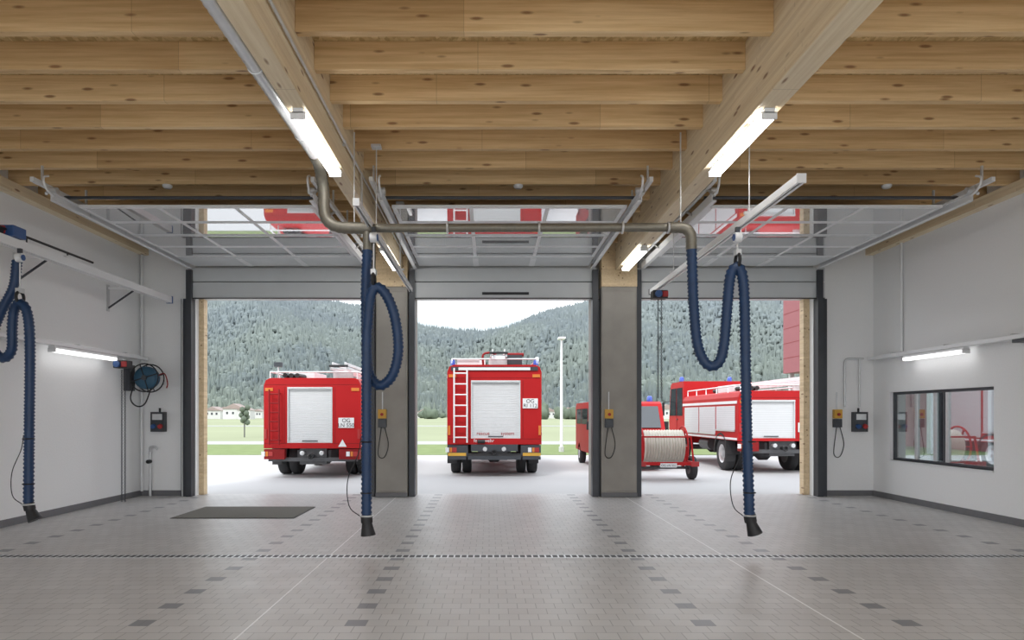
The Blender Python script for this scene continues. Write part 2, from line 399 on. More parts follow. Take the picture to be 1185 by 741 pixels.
# ------------------------------------------------------------------ lighting battens
def batten(name,x,y0,y1,z,mt='lamp',w=.07):
    b=MB(name); b.box(x-.05,x+.05,y0,y1,z,z+.048,'white')
    b.prism([(x-w,z),(x+w,z),(x+w*.75,z-.05),(x-w*.75,z-.05)],'y',y0+.02,y1-.02,mt)
    b.box(x-w,x+w,y0,y0+.02,z-.055,z+.01,'white'); b.box(x-w,x+w,y1-.02,y1,z-.055,z+.01,'white')
    b.done()
for x in (-1.80,2.64):
    for y0,y1 in((6.42,8.0),(11.6,13.2),(2.4,4.0),(-.9,.7)): batten('fluorescent_batten',x,y0,y1,4.478)  # last two pairs are out of view, added as fill light
batten('fluorescent_batten',-6.86,10.7,12.5,2.68,'lampw',.06); batten('fluorescent_batten',7.62,10.9,12.5,2.68,'lampw',.06)
for s,x in((1,-6.9),(-1,7.66)):
    b=MB('cable_trunking'); b.box(x-.07,x+.07,5.0 if s>0 else 9.6,13.7,2.735,2.80,'alu'); 
    xw=XL if s>0 else XR
    for yy in (10,11.5,13):
        b.box(min(x,xw),max(x,xw),yy,yy+.04,2.80,2.83,'galv')
    if s<0: b.box(x-.08,XR,9.62,9.9,2.68,2.73,'frame')
    b.done(bevel=.005)

# ------------------------------------------------------------------ exhaust extraction
b=MB('spiral_duct'); zd=4.60; xd=-1.985; b.tube([(xd,-1.5,zd),(xd,2,zd),(xd,7.75,zd)],.066,'duct',n=16,step=.045,corr=.05); 
for yy in (1.2,3.5,5.8,7.2): b.torus((xd,yy,zd),'y',.068,.006,'alu'); b.box(xd-.02,xd+.02,yy,yy+.02,zd+.06,5.03,'galv') 
b.done()
b=MB('exhaust_manifold_pipe')
b.tube([(xd,7.75,zd),(xd-.01,8.02,zd-.03),(xd-.01,8.16,zd-.15),(xd,8.2,4.28),(-1.98,8.2,4.08),(-1.93,8.2,3.96),(-1.78,8.2,3.89),(-1.4,8.2,3.88)],.070,'pipe',n=14,step=.03,corr=.05)
b.tube([(-1.4,8.2,3.88),(0,8.2,3.885),(2.15,8.2,3.89)],.052,'pipe',n=14,step=.08,corr=.01)
b.tube([(2.15,8.2,3.89),(2.34,8.2,3.88),(2.42,8.2,3.80),(2.43,8.2,3.62)],.065,'pipe',n=14,step=.03,corr=.03)
for x in (-1.4,-.5,.6,1.6,2.15): b.torus((x,8.2,3.885),'x',.06,.014,'galv')
for x in (-1.62,2.3): b.cyl((x,8.2,3.94),(x,8.2,5.03),.009,'galv',n=8)
b.cyl((-1.46,8.2,3.88),(-1.46,8.2,3.60),.055,'pipe')
b.done()
def rail(x,y0,y1,hang,w=.04,h=.04,z=3.91):
    b=MB('extraction_rail')
    b.box(x-w,x+w,y0,y1,z+h-.012,z+h,'alu'); b.box(x-w,x-w+.01,y0,y1,z-h,z+h-.012,'alu'); b.box(x+w-.01,x+w,y0,y1,z-h,z+h-.012,'alu')
    b.box(x-w+.01,x-.012,y0,y1,z-h,z-h+.01,'alu'); b.box(x+.012,x+w-.01,y0,y1,z-h,z-h+.01,'alu')
    b.box(x-w-.005,x+w+.005,y0-.02,y0,z-h-.005,z+h+.005,'bluep' if hang=='wall' else 'alu')
    b.box(x-w-.01,x+w+.01,y1,y1+.03,z-h-.01,z+h+.01,'bluep' if hang=='wall' else 'frame')
    if hang=='wall':
        for k in range(4):
            yy=y0+.7+(y1-y0-1.5)*k/3
            b.bar((XL,yy,z+h+.02),(x+.06,yy,z+h+.02),.03,.04,'alu'); b.bar((XL,yy,z-.30),(x-.25,yy,z+h),.025,.025,'frame'); b.box(XL,XL+.02,yy-.04,yy+.04,z-.35,z+.14,'galv')
        b.cyl((x,y0,z+h+.09),(x,y1-2.6,z+h+.09),.018,'dark',n=8)
        for k in range(7): b.cyl((x,y0+.3+k*.9,z+h),(x,y0+.3+k*.9,z+h+.09),.01,'dark',n=6)
    else:
        for yy in (y0+1.3,y1-1.5):
            b.cyl((x,yy,z+h),(x,yy,5.03),.008,'galv',n=6); b.box(x-.06,x+.06,yy-.02,yy+.02,z+h,z+h+.03,'galv'); b.box(x-.06,x+.06,yy-.06,yy+.06,5.0,5.03,'galv')
    b.done()
rail(-6.3,4.5,13.45,'wall',.05,.06); rail(-1.42,7.3,12.4,'c',.03,.035); rail(3.0,6.57,12.6,'c')
def hose(pts,nozd,bal):
    b=MB('exhaust_hose')
    b.tube(pts,.060,'hose',n=14,step=.021,corr=.12)
    e=Vector(pts[-1]); d=Vector(nozd).normalized()
    b.cyl(e+Vector((0,0,.04)),e+d*.05,.07,'dark'); b.cyl(e+d*.04,e+d*.20,.055,'dark',r1=.088,n=18); b.torus(tuple(e+Vector((0,0,.03))),'z',.07,.012,'galv')
    b.tube([e+Vector((-.07,0,.02)),e+Vector((-.2,-.02,.15)),e+Vector((-.22,0,.45)),e+Vector((-.1,0,.75)),e+Vector((-.065,0,.95))],.006,'dark',n=5)
    for t in (.3,.9): b.torus((e.x,e.y,e.z+t),'z',.066,.008,'dark')
    bx,by,bz=bal
    b.torus((bx,by,bz),'x',.075,.02,'dark'); b.box(bx-.03,bx+.03,by-.05,by+.05,bz+.06,bz+.12,'galv')
    b.cyl((bx,by,bz+.1),(bx,by,3.66),.01,'galv',n=6)
    b.done()
    b=MB('spring_balancer'); b.cyl((bx-.04,by,3.73),(bx+.04,by,3.73),.06,'alu'); b.cyl((bx-.05,by,3.73),(bx+.05,by,3.73),.04,'bluep'); b.box(bx-.025,bx+.025,by-.02,by+.02,3.78,3.85,'frame'); b.done()
hose([(2.43,8.2,3.64),(2.44,8.2,3.4),(2.455,8.2,2.99),(2.49,8.18,2.52),(2.56,8.15,2.29),(2.65,8.13,2.215),(2.74,8.11,2.28),(2.79,8.1,2.5),(2.82,8.09,2.9),(2.85,8.08,3.25),(2.89,8.07,3.36),(2.94,8.06,3.38),(2.985,8.05,3.28),(3.01,8.05,3.0),(3.02,8.05,2.47),(3.04,8.05,1.43),(3.07,8.05,.42)],(.35,0,-1),(2.93,8.05,3.46))
hose([(-1.46,8.2,3.62),(-1.475,8.2,3.3),(-1.48,8.2,2.89),(-1.46,8.2,2.26),(-1.40,8.19,2.06),(-1.29,8.18,1.99),(-1.15,8.15,2.12),(-1.08,8.12,2.42),(-1.12,8.1,2.8),(-1.22,8.07,3.06),(-1.33,8.05,3.14),(-1.40,8.04,3.02),(-1.43,8.03,2.7),(-1.44,8.02,2.47),(-1.44,8.02,1.43),(-1.44,8.02,.42)],(.1,0,-1),(-1.36,8.05,3.23))
hose([(-6.36,9.2,3.72),(-6.41,9.2,3.36),(-6.57,9.2,3.04),(-6.68,9.2,2.75),(-6.66,9.19,2.50),(-6.52,9.17,2.40),(-6.40,9.15,2.51),(-6.37,9.12,2.81),(-6.33,9.1,3.04),(-6.24,9.08,3.12),(-6.14,9.07,3.0),(-6.10,9.07,2.57),(-6.11,9.07,1.41),(-6.12,9.07,.42)],(.5,0,-1),(-6.24,9.08,3.2))
def chain(x,y,z0,z1):
    b=MB('hoist_chain'); z=z0;k=0
    while z<z1-.02:
        for dx in (-.03,.03): b.torus((x+dx,y,z),'x' if k%2 else 'y',.014,.005,'frame',n=8,k=5)
        z+=.028;k+=1
    b.done()
    b=MB('chain_hoist'); b.box(x-.14,x+.12,y-.1,y+.1,z1,z1+.14,'dark'); b.cyl((x-.05,y-.11,z1+.07),(x-.05,y-.16,z1+.07),.06,'bluep'); b.box(x+.02,x+.12,y-.13,y-.1,z1+.02,z1+.12,'dirtred'); b.box(x-.02,x+.02,y-.02,y+.02,z1+.14,z1+.18,'galv'); b.done(bevel=.01)
chain(3.0,12.0,1.95,3.68) ; chain(-6.75,12.6,.05,2.5)
b=MB('trolley_box'); b.box(-6.42,-6.2,8.9,9.15,3.98,4.12,'bluep'); b.box(-6.40,-6.3,8.86,8.9,4.0,4.1,'dirtred'); b.cyl((-6.36,8.8,4.03),(-6.36,8.88,4.03),.06,'dark'); b.done(bevel=.01)
# conduits
b=MB('conduit_pipe'); b.cyl((-1.69,YB,4.83),(-1.69,13.5,4.83),.016,'galv',n=8); b.box(-1.72,-1.68,8.0,8.04,4.80,4.86,'galv')
b.cyl((-1.68,9.0,4.83),(-1.68,9.0,3.98),.016,'galv',n=8); b.done()
b=MB('conduit_pipe'); b.cyl((7.76,12.85,2.83),(7.76,12.85,4.88),.025,'alu',n=10); b.done()
b=MB('conduit_pipe'); b.tube([(7.2,13.82,1.8),(7.2,13.82,2.6),(7.22,13.82,2.75),(7.3,13.82,2.78),(7.58,13.82,2.78)],.022,'galv',n=8); b.cyl((7.5,13.82,1.8),(7.5,13.82,2.78),.018,'galv',n=8); b.done()
b=MB('conduit_pipe'); b.cyl((-7.02,13.8,.1),(-7.02,13.8,4.88),.028,'white',n=10); b.done()
b=MB('water_tap_pipe'); b.cyl((-6.85,13.8,0),(-6.85,13.8,.9),.03,'galv',n=10); b.tube([(-6.85,13.8,.9),(-6.84,13.78,.98),(-6.75,13.75,1.0),(-6.68,13.75,.95)],.025,'galv'); b.cyl((-6.85,13.7,.7),(-6.85,13.8,.7),.04,'dark'); b.done()
# hose reel
b=MB('wall_hose_reel'); c=(-6.66,13.30,2.36)
for yy in(-.12,.12):
    b.torus((c[0],c[1]+yy,c[2]),'y',.27,.013,'dark')
    for k in range(4):
        t=2*math.pi*k/4+.3; b.bar((c[0],c[1]+yy,c[2]),(c[0]+.27*math.cos(t),c[1]+yy,c[2]+.27*math.sin(t)),.012,.022,'dark')
b.lathe(c,'y',[(-.11,.05),(-.11,.20),(-.08,.22),(-.05,.20),(-.02,.225),(.01,.20),(.04,.22),(.08,.2),(.11,.2),(.11,.05)],'reelblue')
b.cyl((c[0],c[1]-.14,c[2]),(c[0],c[1]+.14,c[2]),.05,'frame')
b.box(-7.07,-6.95,13.2,13.4,2.11,2.61,'frame'); b.box(-7.0,-6.66,13.44,13.48,2.32,2.40,'frame'); b.box(-7.0,-6.9,13.3,13.48,2.32,2.40,'frame')
b.tube([(c[0]+.22,c[1]-.02,c[2]+.05),(c[0]+.36,c[1]-.05,c[2]+.08),(c[0]+.42,c[1]-.05,c[2]-.1),(c[0]+.40,c[1]-.05,c[2]-.2)],.012,'redd',n=6)
b.tube([(c[0]-.22,c[1]-.05,c[2]-.1),(c[0]-.3,c[1]-.05,c[2]-.4),(c[0]-.18,c[1]-.05,c[2]-.55),(c[0]-.02,c[1]-.05,c[2]-.5),(c[0]+.1,c[1]-.05,c[2]-.2)],.014,'dark',n=6)
b.done()
def ctrl(x,y,z=1.5):
    b=MB('socket_distribution_box'); b.box(x-.14,x+.14,y-.12,y,z-.2,z+.2,'frame'); b.box(x-.10,x+.10,y-.13,y-.12,z+.04,z+.16,'galv')
    for dx in (-.07,.07): b.cyl((x+dx,y-.12,z-.08),(x+dx,y-.17,z-.1),.045,'dirtred' if dx>0 else 'bluep')
    b.box(x-.02,x+.02,y-.02,y,z+.2,z+.28,'dark'); b.done(bevel=.012)
ctrl(-6.68,YF-.0); ctrl(7.49,YF-.0)
def ybox(x,y,z=1.55):
    b=MB('door_control_box'); b.box(x-.08,x+.08,y-.09,y,z+.02,z+.2,'yellow'); b.box(x-.08,x+.08,y-.08,y,z-.16,z+.01,'frame')
    b.cyl((x,y-.09,z+.1),(x,y-.12,z+.1),.03,'dirtred'); b.cyl((x,y-.02,z+.2),(x,y-.02,z+.55),.012,'galv',n=8)
    b.tube([(x+.05,y-.05,z-.16),(x+.12,y-.06,z-.5),(x+.04,y-.06,z-.75),(x-.08,y-.06,z-.7),(x-.04,y-.05,z-.3),(x-.02,y-.05,z-.16)],.01,'dark',n=6)
    b.done(bevel=.008)
ybox(7.05,YF-.0); ybox(2.38,13.6); ybox(-2.12,13.6)
for x in (-4.75,.43,5.87):
    b=MB('smoke_detector'); b.lathe((x,10.08,5.03),'z',[(0,.07),(-.02,.07),(-.045,.05),(-.05,.0)],'white'); b.done()

# ------------------------------------------------------------------ vehicles
def wheel(b,x,y,r=.5,w=.28,out=1):
    b.lathe((x,y,r),'x',[(-w/2,r*.55),(-w/2,r*.92),(-w/2+.03,r*.99),(0,r),(w/2-.03,r*.99),(w/2,r*.92),(w/2,r*.55)],'tyre',28)
    b.lathe((x,y,r),'x',[(w/2*out,r*.56),(w/2*out-.03*out,r*.5),(w/2*out-.08*out,r*.3),(w/2*out-.0,r*.22),(w/2*out+.02*out,0.001)],'galv',20)
    b.lathe((x,y,r),'x',[(-w/2*out,r*.56),(-w/2*out+.05*out,.001)],'steel',20)
def slats(b,x0,x1,y,z0,z1,mat='shutter',axis='y',sgn=-1):
    n=int((z1-z0)/.06)
    for k in range(n):
        za=z0+(z1-z0)*k/n; zb=za+(z1-z0)/n-.008
        if axis=='y': b.box(x0,x1,y,y+sgn*.012,za,zb,mat)
        else: b.box(y,y+sgn*.012,x0,x1,za,zb,mat)
    if axis=='y': b.box(x0,x1,y,y+sgn*.004,z0,z1,'alu'); b.box(x0,x1,y,y+sgn*.03,z0,z0+.05,'galv')
    else: b.box(y,y+sgn*.004,x0,x1,z0,z1,'alu'); b.box(y,y+sgn*.03,x0,x1,z0,z0+.05,'galv')
def ladder(b,x0,x1,y,z0,z1,mat='alu',n=6):
    for x in(x0,x1): b.cyl((x,y,z0),(x,y,z1),.022,mat,n=8)
    for k in range(n):
        z=z0+(z1-z0)*(k+.5)/n; b.cyl((x0,y,z),(x1,y,z),.018,mat,n=8)
    for z in (z0+.1,z1-.1):
        for x in(x0,x1): b.cyl((x,y,z),(x,y+.14,z),.012,mat,n=6)
def truck(name,loc,W,L,zb,zt,sh,lad,cabz,plate,kind,sides=True):
    b=MB(name); h=W/2; Lb=L-2.0
    prof=[(-h,zb),(h,zb),(h,zt-.18),(h-.06,zt-.05),(h-.16,zt),(-h+.16,zt),(-h+.06,zt-.05),(-h,zt-.18)]
    b.prism(prof,'y',.06,Lb,'red')
    x0,x1,z0,z1=sh
    b.box(-h,x0,0,.06,zb,zt-.2,'red'); b.box(x1,h,0,.06,zb,zt-.2,'red'); b.box(x0,x1,0,.06,z1,zt-.2,'red'); b.box(x0,x1,0,.06,zb,z0,'red')
    b.prism([(-h,zt-.2),(h,zt-.2),(h-.05,zt-.06),(h-.15,zt-.01),(-h+.15,zt-.01),(-h+.05,zt-.06)],'y',0,.06,'red')
    slats(b,x0+.02,x1-.02,.05,z0,z1)
    b.box(x0,x0+.03,-.01,.05,z0,z1,'galv'); b.box(x1-.03,x1,-.01,.05,z0,z1,'galv'); b.box(x0,x1,-.02,.05,z1-.05,z1,'galv')
    b.cyl(((x0+x1)/2-.2,.0,z0+.05),((x0+x1)/2+.2,.0,z0+.05),.015,'frame',n=8)
    b.box(-h+.02,x0-.02,-.004,0,z0-.02,z0-.005,'redd'); b.box(x1+.02,h-.02,-.004,0,z0-.02,z0-.005,'redd'); b.box(-h+.05,h-.05,-.004,0,z1+.06,z1+.072,'redd')
    b.box(x1+.06,x1+.075,-.004,0,z0,z1,'redd'); b.box(x0-.075,x0-.06,-.004,0,z0,z1,'redd')
    if lad: ladder(b,lad[0],lad[1],-.14,zb+.05,zt-.1,'alu',7) if kind!='old' else ladder(b,lad[0],lad[1],-.12,zb+.1,zt-.3,'redd',6)
    b.box(-h+.02,-h+.55,-.05,.12,zb-.28,zb-.02,'redd' if kind!='new' else 'frame'); b.box(h-.55,h-.02,-.05,.12,zb-.28,zb-.02,'redd' if kind!='new' else 'frame')
    b.box(-h+.1,h-.1,.05,.15,zb-.34,zb-.24,'steel')
    for s in(-1,1):
        xx=s*(h-.16)
        b.box(xx-.09,xx-.03,-.07,-.05,zb-.2,zb-.08,'orange'); b.box(xx-.02,xx+.09,-.07,-.05,zb-.2,zb-.08,'dirtred'); b.box(xx-.20,xx-.11,-.07,-.05,zb-.2,zb-.08,'white')
        b.box(s*(h-.05)-.03,s*(h-.05)+.03,-.02,0,zb+.25,zb+.5,'orange' if kind=='new' else 'dirtred')
        b.box(s*(h-.14)-.1,s*(h-.14)+.1,-.015,0,zt-.34,zt-.26,'orange')
        b.box(s*(h-.12)-.17,s*(h-.12)+.10,.85,.87,.30,zb,'dark')
    b.box(-.35,.35,.1,.5,zb-.42,zb,'steel'); b.cyl((0,-.12,zb-.2),(0,.1,zb-.2),.05,'dark'); b.torus((0,-.14,zb-.2),'y',.06,.02,'dark')
    for x in(-.25,.25): b.lathe((x,-.0,zb-.12),'y',[(.1,.05),(-.03,.05),(-.05,.06),(-.06,.04),(-.06,0)],'galv' ,14)
    if kind=='new':
        b.box(-.62,.62,-.03,.1,zb-.18,zb,'frame'); b.cyl((-.45,-.05,zb+.08),(-.25,-.05,zb+.08),.05,'dark'); b.box(-h+.55,h-.55,-.06,.0,zb-.40,zb-.30,'frame')
        for s in(-1,1):
            b.box(s*h*.98,s*(h-.5),-.06,-.045,zb-.30,zb-.22,'yellow'); b.box(s*h*.98,s*(h-.5),-.06,-.045,zb-.40,zb-.31,'frame')
        b.box(-h+.1,h-.1,-.03,.02,zt-.16,zt-.06,'frame'); b.box(-h+.3,h-.3,-.04,-.03,zt-.15,zt-.08,'alu')
    px,pz=plate[0],plate[1]
    b.box(px-.2,px+.2,-.025,0,pz-.13,pz+.13,'white'); b.text(plate[2],.14,px,-.03,pz+.055,'ink'); b.text(plate[3],.14,px,-.03,pz-.065,'ink')
    for x in(-.4,.4): b.box(x-.04,x+.04,.2,L-.2,zb-.32,zb-.05,'steel')
    for ya in (1.45,L-1.5):
        b.cyl((-h+.3,ya,.5),(h-.3,ya,.5),.09,'steel'); b.lathe((0,ya,.5),'x',[(-.25,.08),(-.12,.2),(.12,.2),(.25,.08)],'steel')
        for s in(-1,1):
            wheel(b,s*(h-.17),ya,.5,.27,s)
            if ya<3: wheel(b,s*(h-.48),ya,.5,.25,s)
            pr=[];
            for k in range(9):
                t=math.pi*k/8; pr.append((ya+.62*math.cos(t),.5+.62*math.sin(t)))
            for k in range(8,-1,-1):
                t=math.pi*k/8; pr.append((ya+.56*math.cos(t),.5+.56*math.sin(t)))
            b.prism(pr,'x',s*(h+.01),s*(h-.34),'dark')
    b.cyl((-h+.3,3.0,zb-.2),(-h+.3,3.9,zb-.2),.2,'steel'); b.box(h-.5,h-.12,2.8,3.8,zb-.4,zb,'steel')
    if sides:
        for s in(-1,1):
            n=3; ys=.25; 
            for k in range(n):
                ya=ys+(Lb-.4)*k/n; yb=ys+(Lb-.4)*(k+1)/n-.1
                slats(b,ya,yb,s*h,zb+(.12 if k!=0 else .25),zt-.42,'shutter','x',s)
            b.box(s*h,s*(h+.015),.1,Lb,zt-.36,zt-.28,'white'); b.box(s*h,s*(h+.01),.1,Lb,zb+.02,zb+.08,'white')
    y0=Lb+.05; y1=L; cz=cabz; cb=zb-.25
    prof=[(y0,cb),(y1,cb),(y1+.02,cb+.75),(y1-.22,cz-.1),(y1-.4,cz),(y0,cz)]
    b.prism(prof,'x',-h+.04,h-.04,'red')
    for s in(-1,1):
        xs=s*(h-.04)
        b.prism([(y0+.15,cb+.95),(y0+.85,cb+.95),(y0+.85,cz-.22),(y0+.15,cz-.22)],'x',xs,xs+s*.012,'carglass')
        b.prism([(y0+.95,cb+.95),(y1-.1,cb+.95),(y1-.3,cz-.22),(y0+.95,cz-.22)],'x',xs,xs+s*.012,'carglass')
        b.box(xs,xs+s*.01,y0+.89,y0+.91,cb+.1,cz-.2,'redd'); b.box(xs,xs+s*.03,y0+.75,y0+.87,cb+.8,cb+.84,'frame')
        b.box(xs+s*.22,xs+s*.30,y1-.15,y1-.08,cb+.95,cb+1.45,'dark'); b.bar((xs,y1-.12,cb+1.5),(xs+s*.26,y1-.12,cb+1.45),.025,.025,'dark')
        b.cyl((s*(h-.35),y1-.6,cz),(s*(h-.35),y1-.6,cz+.06),.1,'dark'); b.lathe((s*(h-.35),y1-.6,cz+.06),'z',[(0,.09),(.12,.085),(.17,.05),(.18,.001)],'beacon')
    b.prism([(y1+.005,cb+.95),(y1+.03,cb+.95),(y1-.16,cz-.18),(y1-.19,cz-.18)],'x',-h+.2,h-.2,'carglass')
    b.box(-h+.05,h-.05,y1,y1+.1,cb-.1,cb+.25,'white')
    for s in(-1,1): b.cyl((s*(h-.3),y1,cb+.45),(s*(h-.3),y1+.05,cb+.45),.11,'white')
    for s in(-1,1):
        xs=s*(h-.12)
        b.cyl((xs,.15,zt+.16),(xs,Lb-.2,zt+.16),.02,'alu',n=8)
        for k in range(6): yy=.15+(Lb-.35)*k/5; b.cyl((xs,yy,zt-.05),(xs,yy,zt+.16),.015,'alu',n=6)
    b.cyl((-h+.12,.15,zt+.16),(h-.12,.15,zt+.16),.018,'alu',n=8)
    lx=(h-.75) if kind=='old' else -.1
    for dx,zz in((0,.24),(.42,.24),(.05,.36),(.37,.36)): b.bar((lx+dx,-.12,zt+zz),(lx+dx,Lb,zt+zz),.035,.07,'alu')
    for k in range(14): yy=-.05+k*.3; b.cyl((lx,yy,zt+.24),(lx+.42,yy,zt+.24),.016,'alu',n=6)
    b.box(lx-.05,lx+.47,.4,.46,zt,zt+.2,'galv'); b.box(lx-.05,lx+.47,Lb-.6,Lb-.54,zt,zt+.2,'galv')
    b.cyl((lx-.03,-.14,zt+.30),(lx+.45,-.14,zt+.30),.03,'dark')
    b.box(-h+.3,-.25,1.2,2.6,zt,zt+.22,'alu')
    if kind=='old':
        # suction hoses and a work-light mast on the roof
        for q in range(3): b.cyl((-h+.4+q*.16,.5,zt+.09),(-h+.4+q*.16,3.2,zt+.09),.065,'dark',n=10)
        b.cyl((-h+.3,.25,zt),(-h+.3,.25,zt+.34),.018,'galv',n=8); b.box(-h+.2,-h+.4,.2,.3,zt+.3,zt+.42,'frame')
        b.prism([(x1+.26-.11,z0-.10),(x1+.26+.11,z0-.10),(x1+.26,z0+.09)],'y',-.012,0,'white')
    if kind=='new':
        b.box(-h+.25,-h+.85,.2,.5,zt,zt+.18,'white'); b.box(.35,.75,.3,.6,zt,zt+.28,'frame'); b.cyl((.3,.45,zt+.3),(.8,.45,zt+.3),.05,'redd')
        for s in(-1,1): b.lathe((s*(h-.14),.2,zt),'z',[(0,.07),(.12,.065),(.16,.03),(.165,.001)],'beacon',14)
        b.lathe((h-.1,.3,zt+.02),'z',[(0,.05),(.2,.05),(.21,.001)],'galv')
        b.tube([(-.3,.5,zt),(-.3,.5,zt+.3),(-.1,.5,zt+.36),(.05,.5,zt+.3)],.03,'redd',n=8)
        b.text('feuerwehr',.13,-.28,-.006,zb+.10,'white'); 
    return b
b=truck('fire_engine',(0,0,0),2.5,7.2,.86,2.98,(-.62,.69,1.02,2.56),(-1.06,-.72),3.0,(.95,1.95,'OG','RI 112'),'new')
b.text('rescue',.13,-.3,.03,1.15,'dirtred'); b.text('system',.13,.35,.03,1.15,'dirtred')
b.done((.14,18.1,0),bevel=.008)
b=truck('fire_engine',(0,0,0),2.5,6.4,.78,2.6,(-.64,.52,.92,2.36),(-1.07,-.82),2.55,(.88,1.44,'OG','LN 550'),'old')
b.done((-4.56,17.6,0),bevel=.008)
b=truck('fire_engine',(0,0,0),2.5,7.4,.92,2.32,(-1.0,.32,1.0,2.06),(.62,.92),2.85,(.6,1.3,'OG','LN 44'),'old')
b.done((8.15,18.9,0),bevel=.008)

# red crew van facing the hall
b=MB('crew_van'); h=1.02
b.prism([(0.0,.45),(4.6,.45),(4.6,1.95),(4.4,2.05),(.75,2.05),(.55,1.98),(.12,1.22),(0,1.1)],'x',-h,h,'red')
b.prism([(.13,1.27),(.545,1.93),(.53,1.94),(.10,1.27)],'x',-h+.12,h-.12,'carglass')
b.box(-h+.1,h-.1,-.08,.02,.42,.62,'white'); b.box(-h+.4,h-.4,-.02,.0,.72,.98,'frame')
for s in(-1,1):
    b.cyl((s*(h-.22),-.03,.88),(s*(h-.22),.05,.88),.11,'white'); b.box(s*(h-.22)-.1,s*(h-.22)+.1,-.02,.01,1.03,1.1,'orange')
    for y in (1.0,3.7): wheel(b,s*(h-.1),y,.36,.2,s)
    b.box(s*h,s*(h+.01),.65,1.5,1.35,1.85,'carglass'); b.box(s*h,s*(h+.01),1.65,3.0,1.35,1.85,'carglass'); b.box(s*h,s*(h+.01),3.1,4.3,1.35,1.85,'carglass')
    b.box(s*(h+.05),s*(h+.2),.5,.56,1.2,1.45,'dark')
    b.lathe((s*(h-.25),1.0,2.05),'z',[(0,.09),(.12,.085),(.17,.05),(.18,.001)],'beacon',14)
b.box(-.25,.25,-.09,-.08,.47,.58,'white'); b.text('OG LN 553',.09,0,-.095,.525,'ink')
b.done((4.12,19.8,0),bevel=.02)
# hose-reel trailer
b=MB('hose_reel_trailer'); c=(0,.5,.85)
pr=[(-.52,.06)]
x=-.5
while x<=.5:
    pr+= [(x,.36),(x+.03,.42)]; x+=.07
pr+=[(.52,.06)]
b.lathe(c,'x',pr,'drumhose',30)
for s in(-1,1):
    b.torus((s*.55,c[1],c[2]),'x',.50,.025,'red')
    for q in range(6):
        t=math.pi*q/3; b.bar((s*.55,c[1],c[2]),(s*.55,c[1]+.5*math.cos(t),c[2]+.5*math.sin(t)),.04,.03,'red')
    wheel(b,s*.78,.5,.30,.16,s)
    b.bar((s*.64,-.2,.45),(s*.64,1.3,.45),.06,.08,'red'); b.bar((s*.64,.5,.45),(s*.62,.5,.9),.05,.06,'red')
    b.bar((s*.64,-.15,.45),(s*.60,-.05,1.1),.04,.04,'red')
    b.box(s*.55,s*.75,-.24,-.2,.38,.5,'dirtred'); 
b.cyl((-.7,.5,.30),(.7,.5,.30),.035,'steel'); b.cyl((-.66,.5,.85),(.66,.5,.85),.04,'steel')
b.bar((-.64,-.2,.45),(.64,-.2,.45),.06,.08,'red'); b.bar((-.62,-.05,1.1),(.62,-.05,1.1),.04,.04,'red'); b.bar((-.64,1.3,.45),(.64,1.3,.45),.06,.08,'red'); b.bar((0,1.3,.45),(0,2.3,.5),.07,.07,'red')
b.box(-.2,.2,-.25,-.235,.36,.46,'white'); b.text('OG LN 552',.075,0,-.255,.41,'ink')
b.done((4.38,16.9,0),bevel=.004)

# ------------------------------------------------------------------ outdoors
b=MB('meadow_ground')
b.box(-2500,2500,-300,3800,-1.2,-.30,'grass'); b.done()
b=MB('concrete_apron_ground'); b.box(-30,32,14.2,28,-.28,0,'apron'); b.box(-30,32,-60,YB,-.28,0,'apron'); b.done()  # second slab, behind the camera, is added to bounce light inside
b=MB('verge_lawn'); b.box(-60,60,28,38,-.28,.02,'grass2'); b.done()
b=MB('access_road'); b.box(-200,200,38,43,-.28,.0,'road'); b.box(-400,400,120,126,-.3,-.25,'road'); b.done()
b=MB('street_lamp'); b.cyl((3.2,30.2,.02),(3.2,30.2,5.0),.07,'white',r1=.045); b.box(3.05,3.35,29.9,30.5,5.0,5.08,'alu'); b.cyl((3.2,30.2,.02),(3.2,30.2,.25),.12,'galv'); b.done()
b=MB('red_clad_building')
b.box(18.1,30,28,42,4.2,11,'clad'); b.box(22,30,30,42,.02,4.2,'clad')
z=4.2+.9
while z<10.9: b.box(18.09,18.1,28,42,z,z+.02,'redd'); z+=.9
for y in (28.3,41.5): b.box(18.3,18.55,y,y+.25,.02,4.2,'galv')
b.done()
b=MB('village_houses')
rs=random.Random(3)
for k in range(70):
    y=rs.uniform(330,560); t=rs.uniform(-.5,-.28) if k%3 else rs.uniform(-.28,.55); x=t*y; w=rs.uniform(6,11); d=rs.uniform(7,10); hh=rs.uniform(3.5,5.5); 
    b.box(x,x+w,y,y+d,-.3,hh,'house'); b.prism([(x-.5,hh),(x+w+.5,hh),(x+w/2,hh+w*.25)],'y',y-.5,y+d+.5,'roof')
    for q in range(3): b.box(x+w*(.15+.28*q),x+w*(.15+.28*q)+1.0,y-.05,y,hh*.45,hh*.45+1.2,'frame')
b.done()
def interp(px,tab): return np.interp(px,[a for a,_ in tab],[c for _,c in tab])
tab1=[(-900,332),(0,347),(233,354),(300,350),(380,354),(430,361),(484,380),(530,393),(560,396),(585,389),(610,377),(640,365),(680,353),(760,348),(860,346),(935,350),(1200,348),(2200,338)]
def h1(x,y):
    px=566+790*x/y; e=(481-interp(px,tab1))/790
    t=np.clip((y-600)/(1500-600),0,1); sft=t*t*(3-2*t)*.6+t*.4
    H=e*1500*sft
    rid=np.sin(x*.013+np.sin(y*.006)*1.5)*20+np.sin(x*.031+y*.012)*8
    H=H+rid*np.sin(np.pi*t)
    t2=np.clip((y-1500)/500,0,1); return np.where(y>1500,e*1500*(1-t2*.9),H)
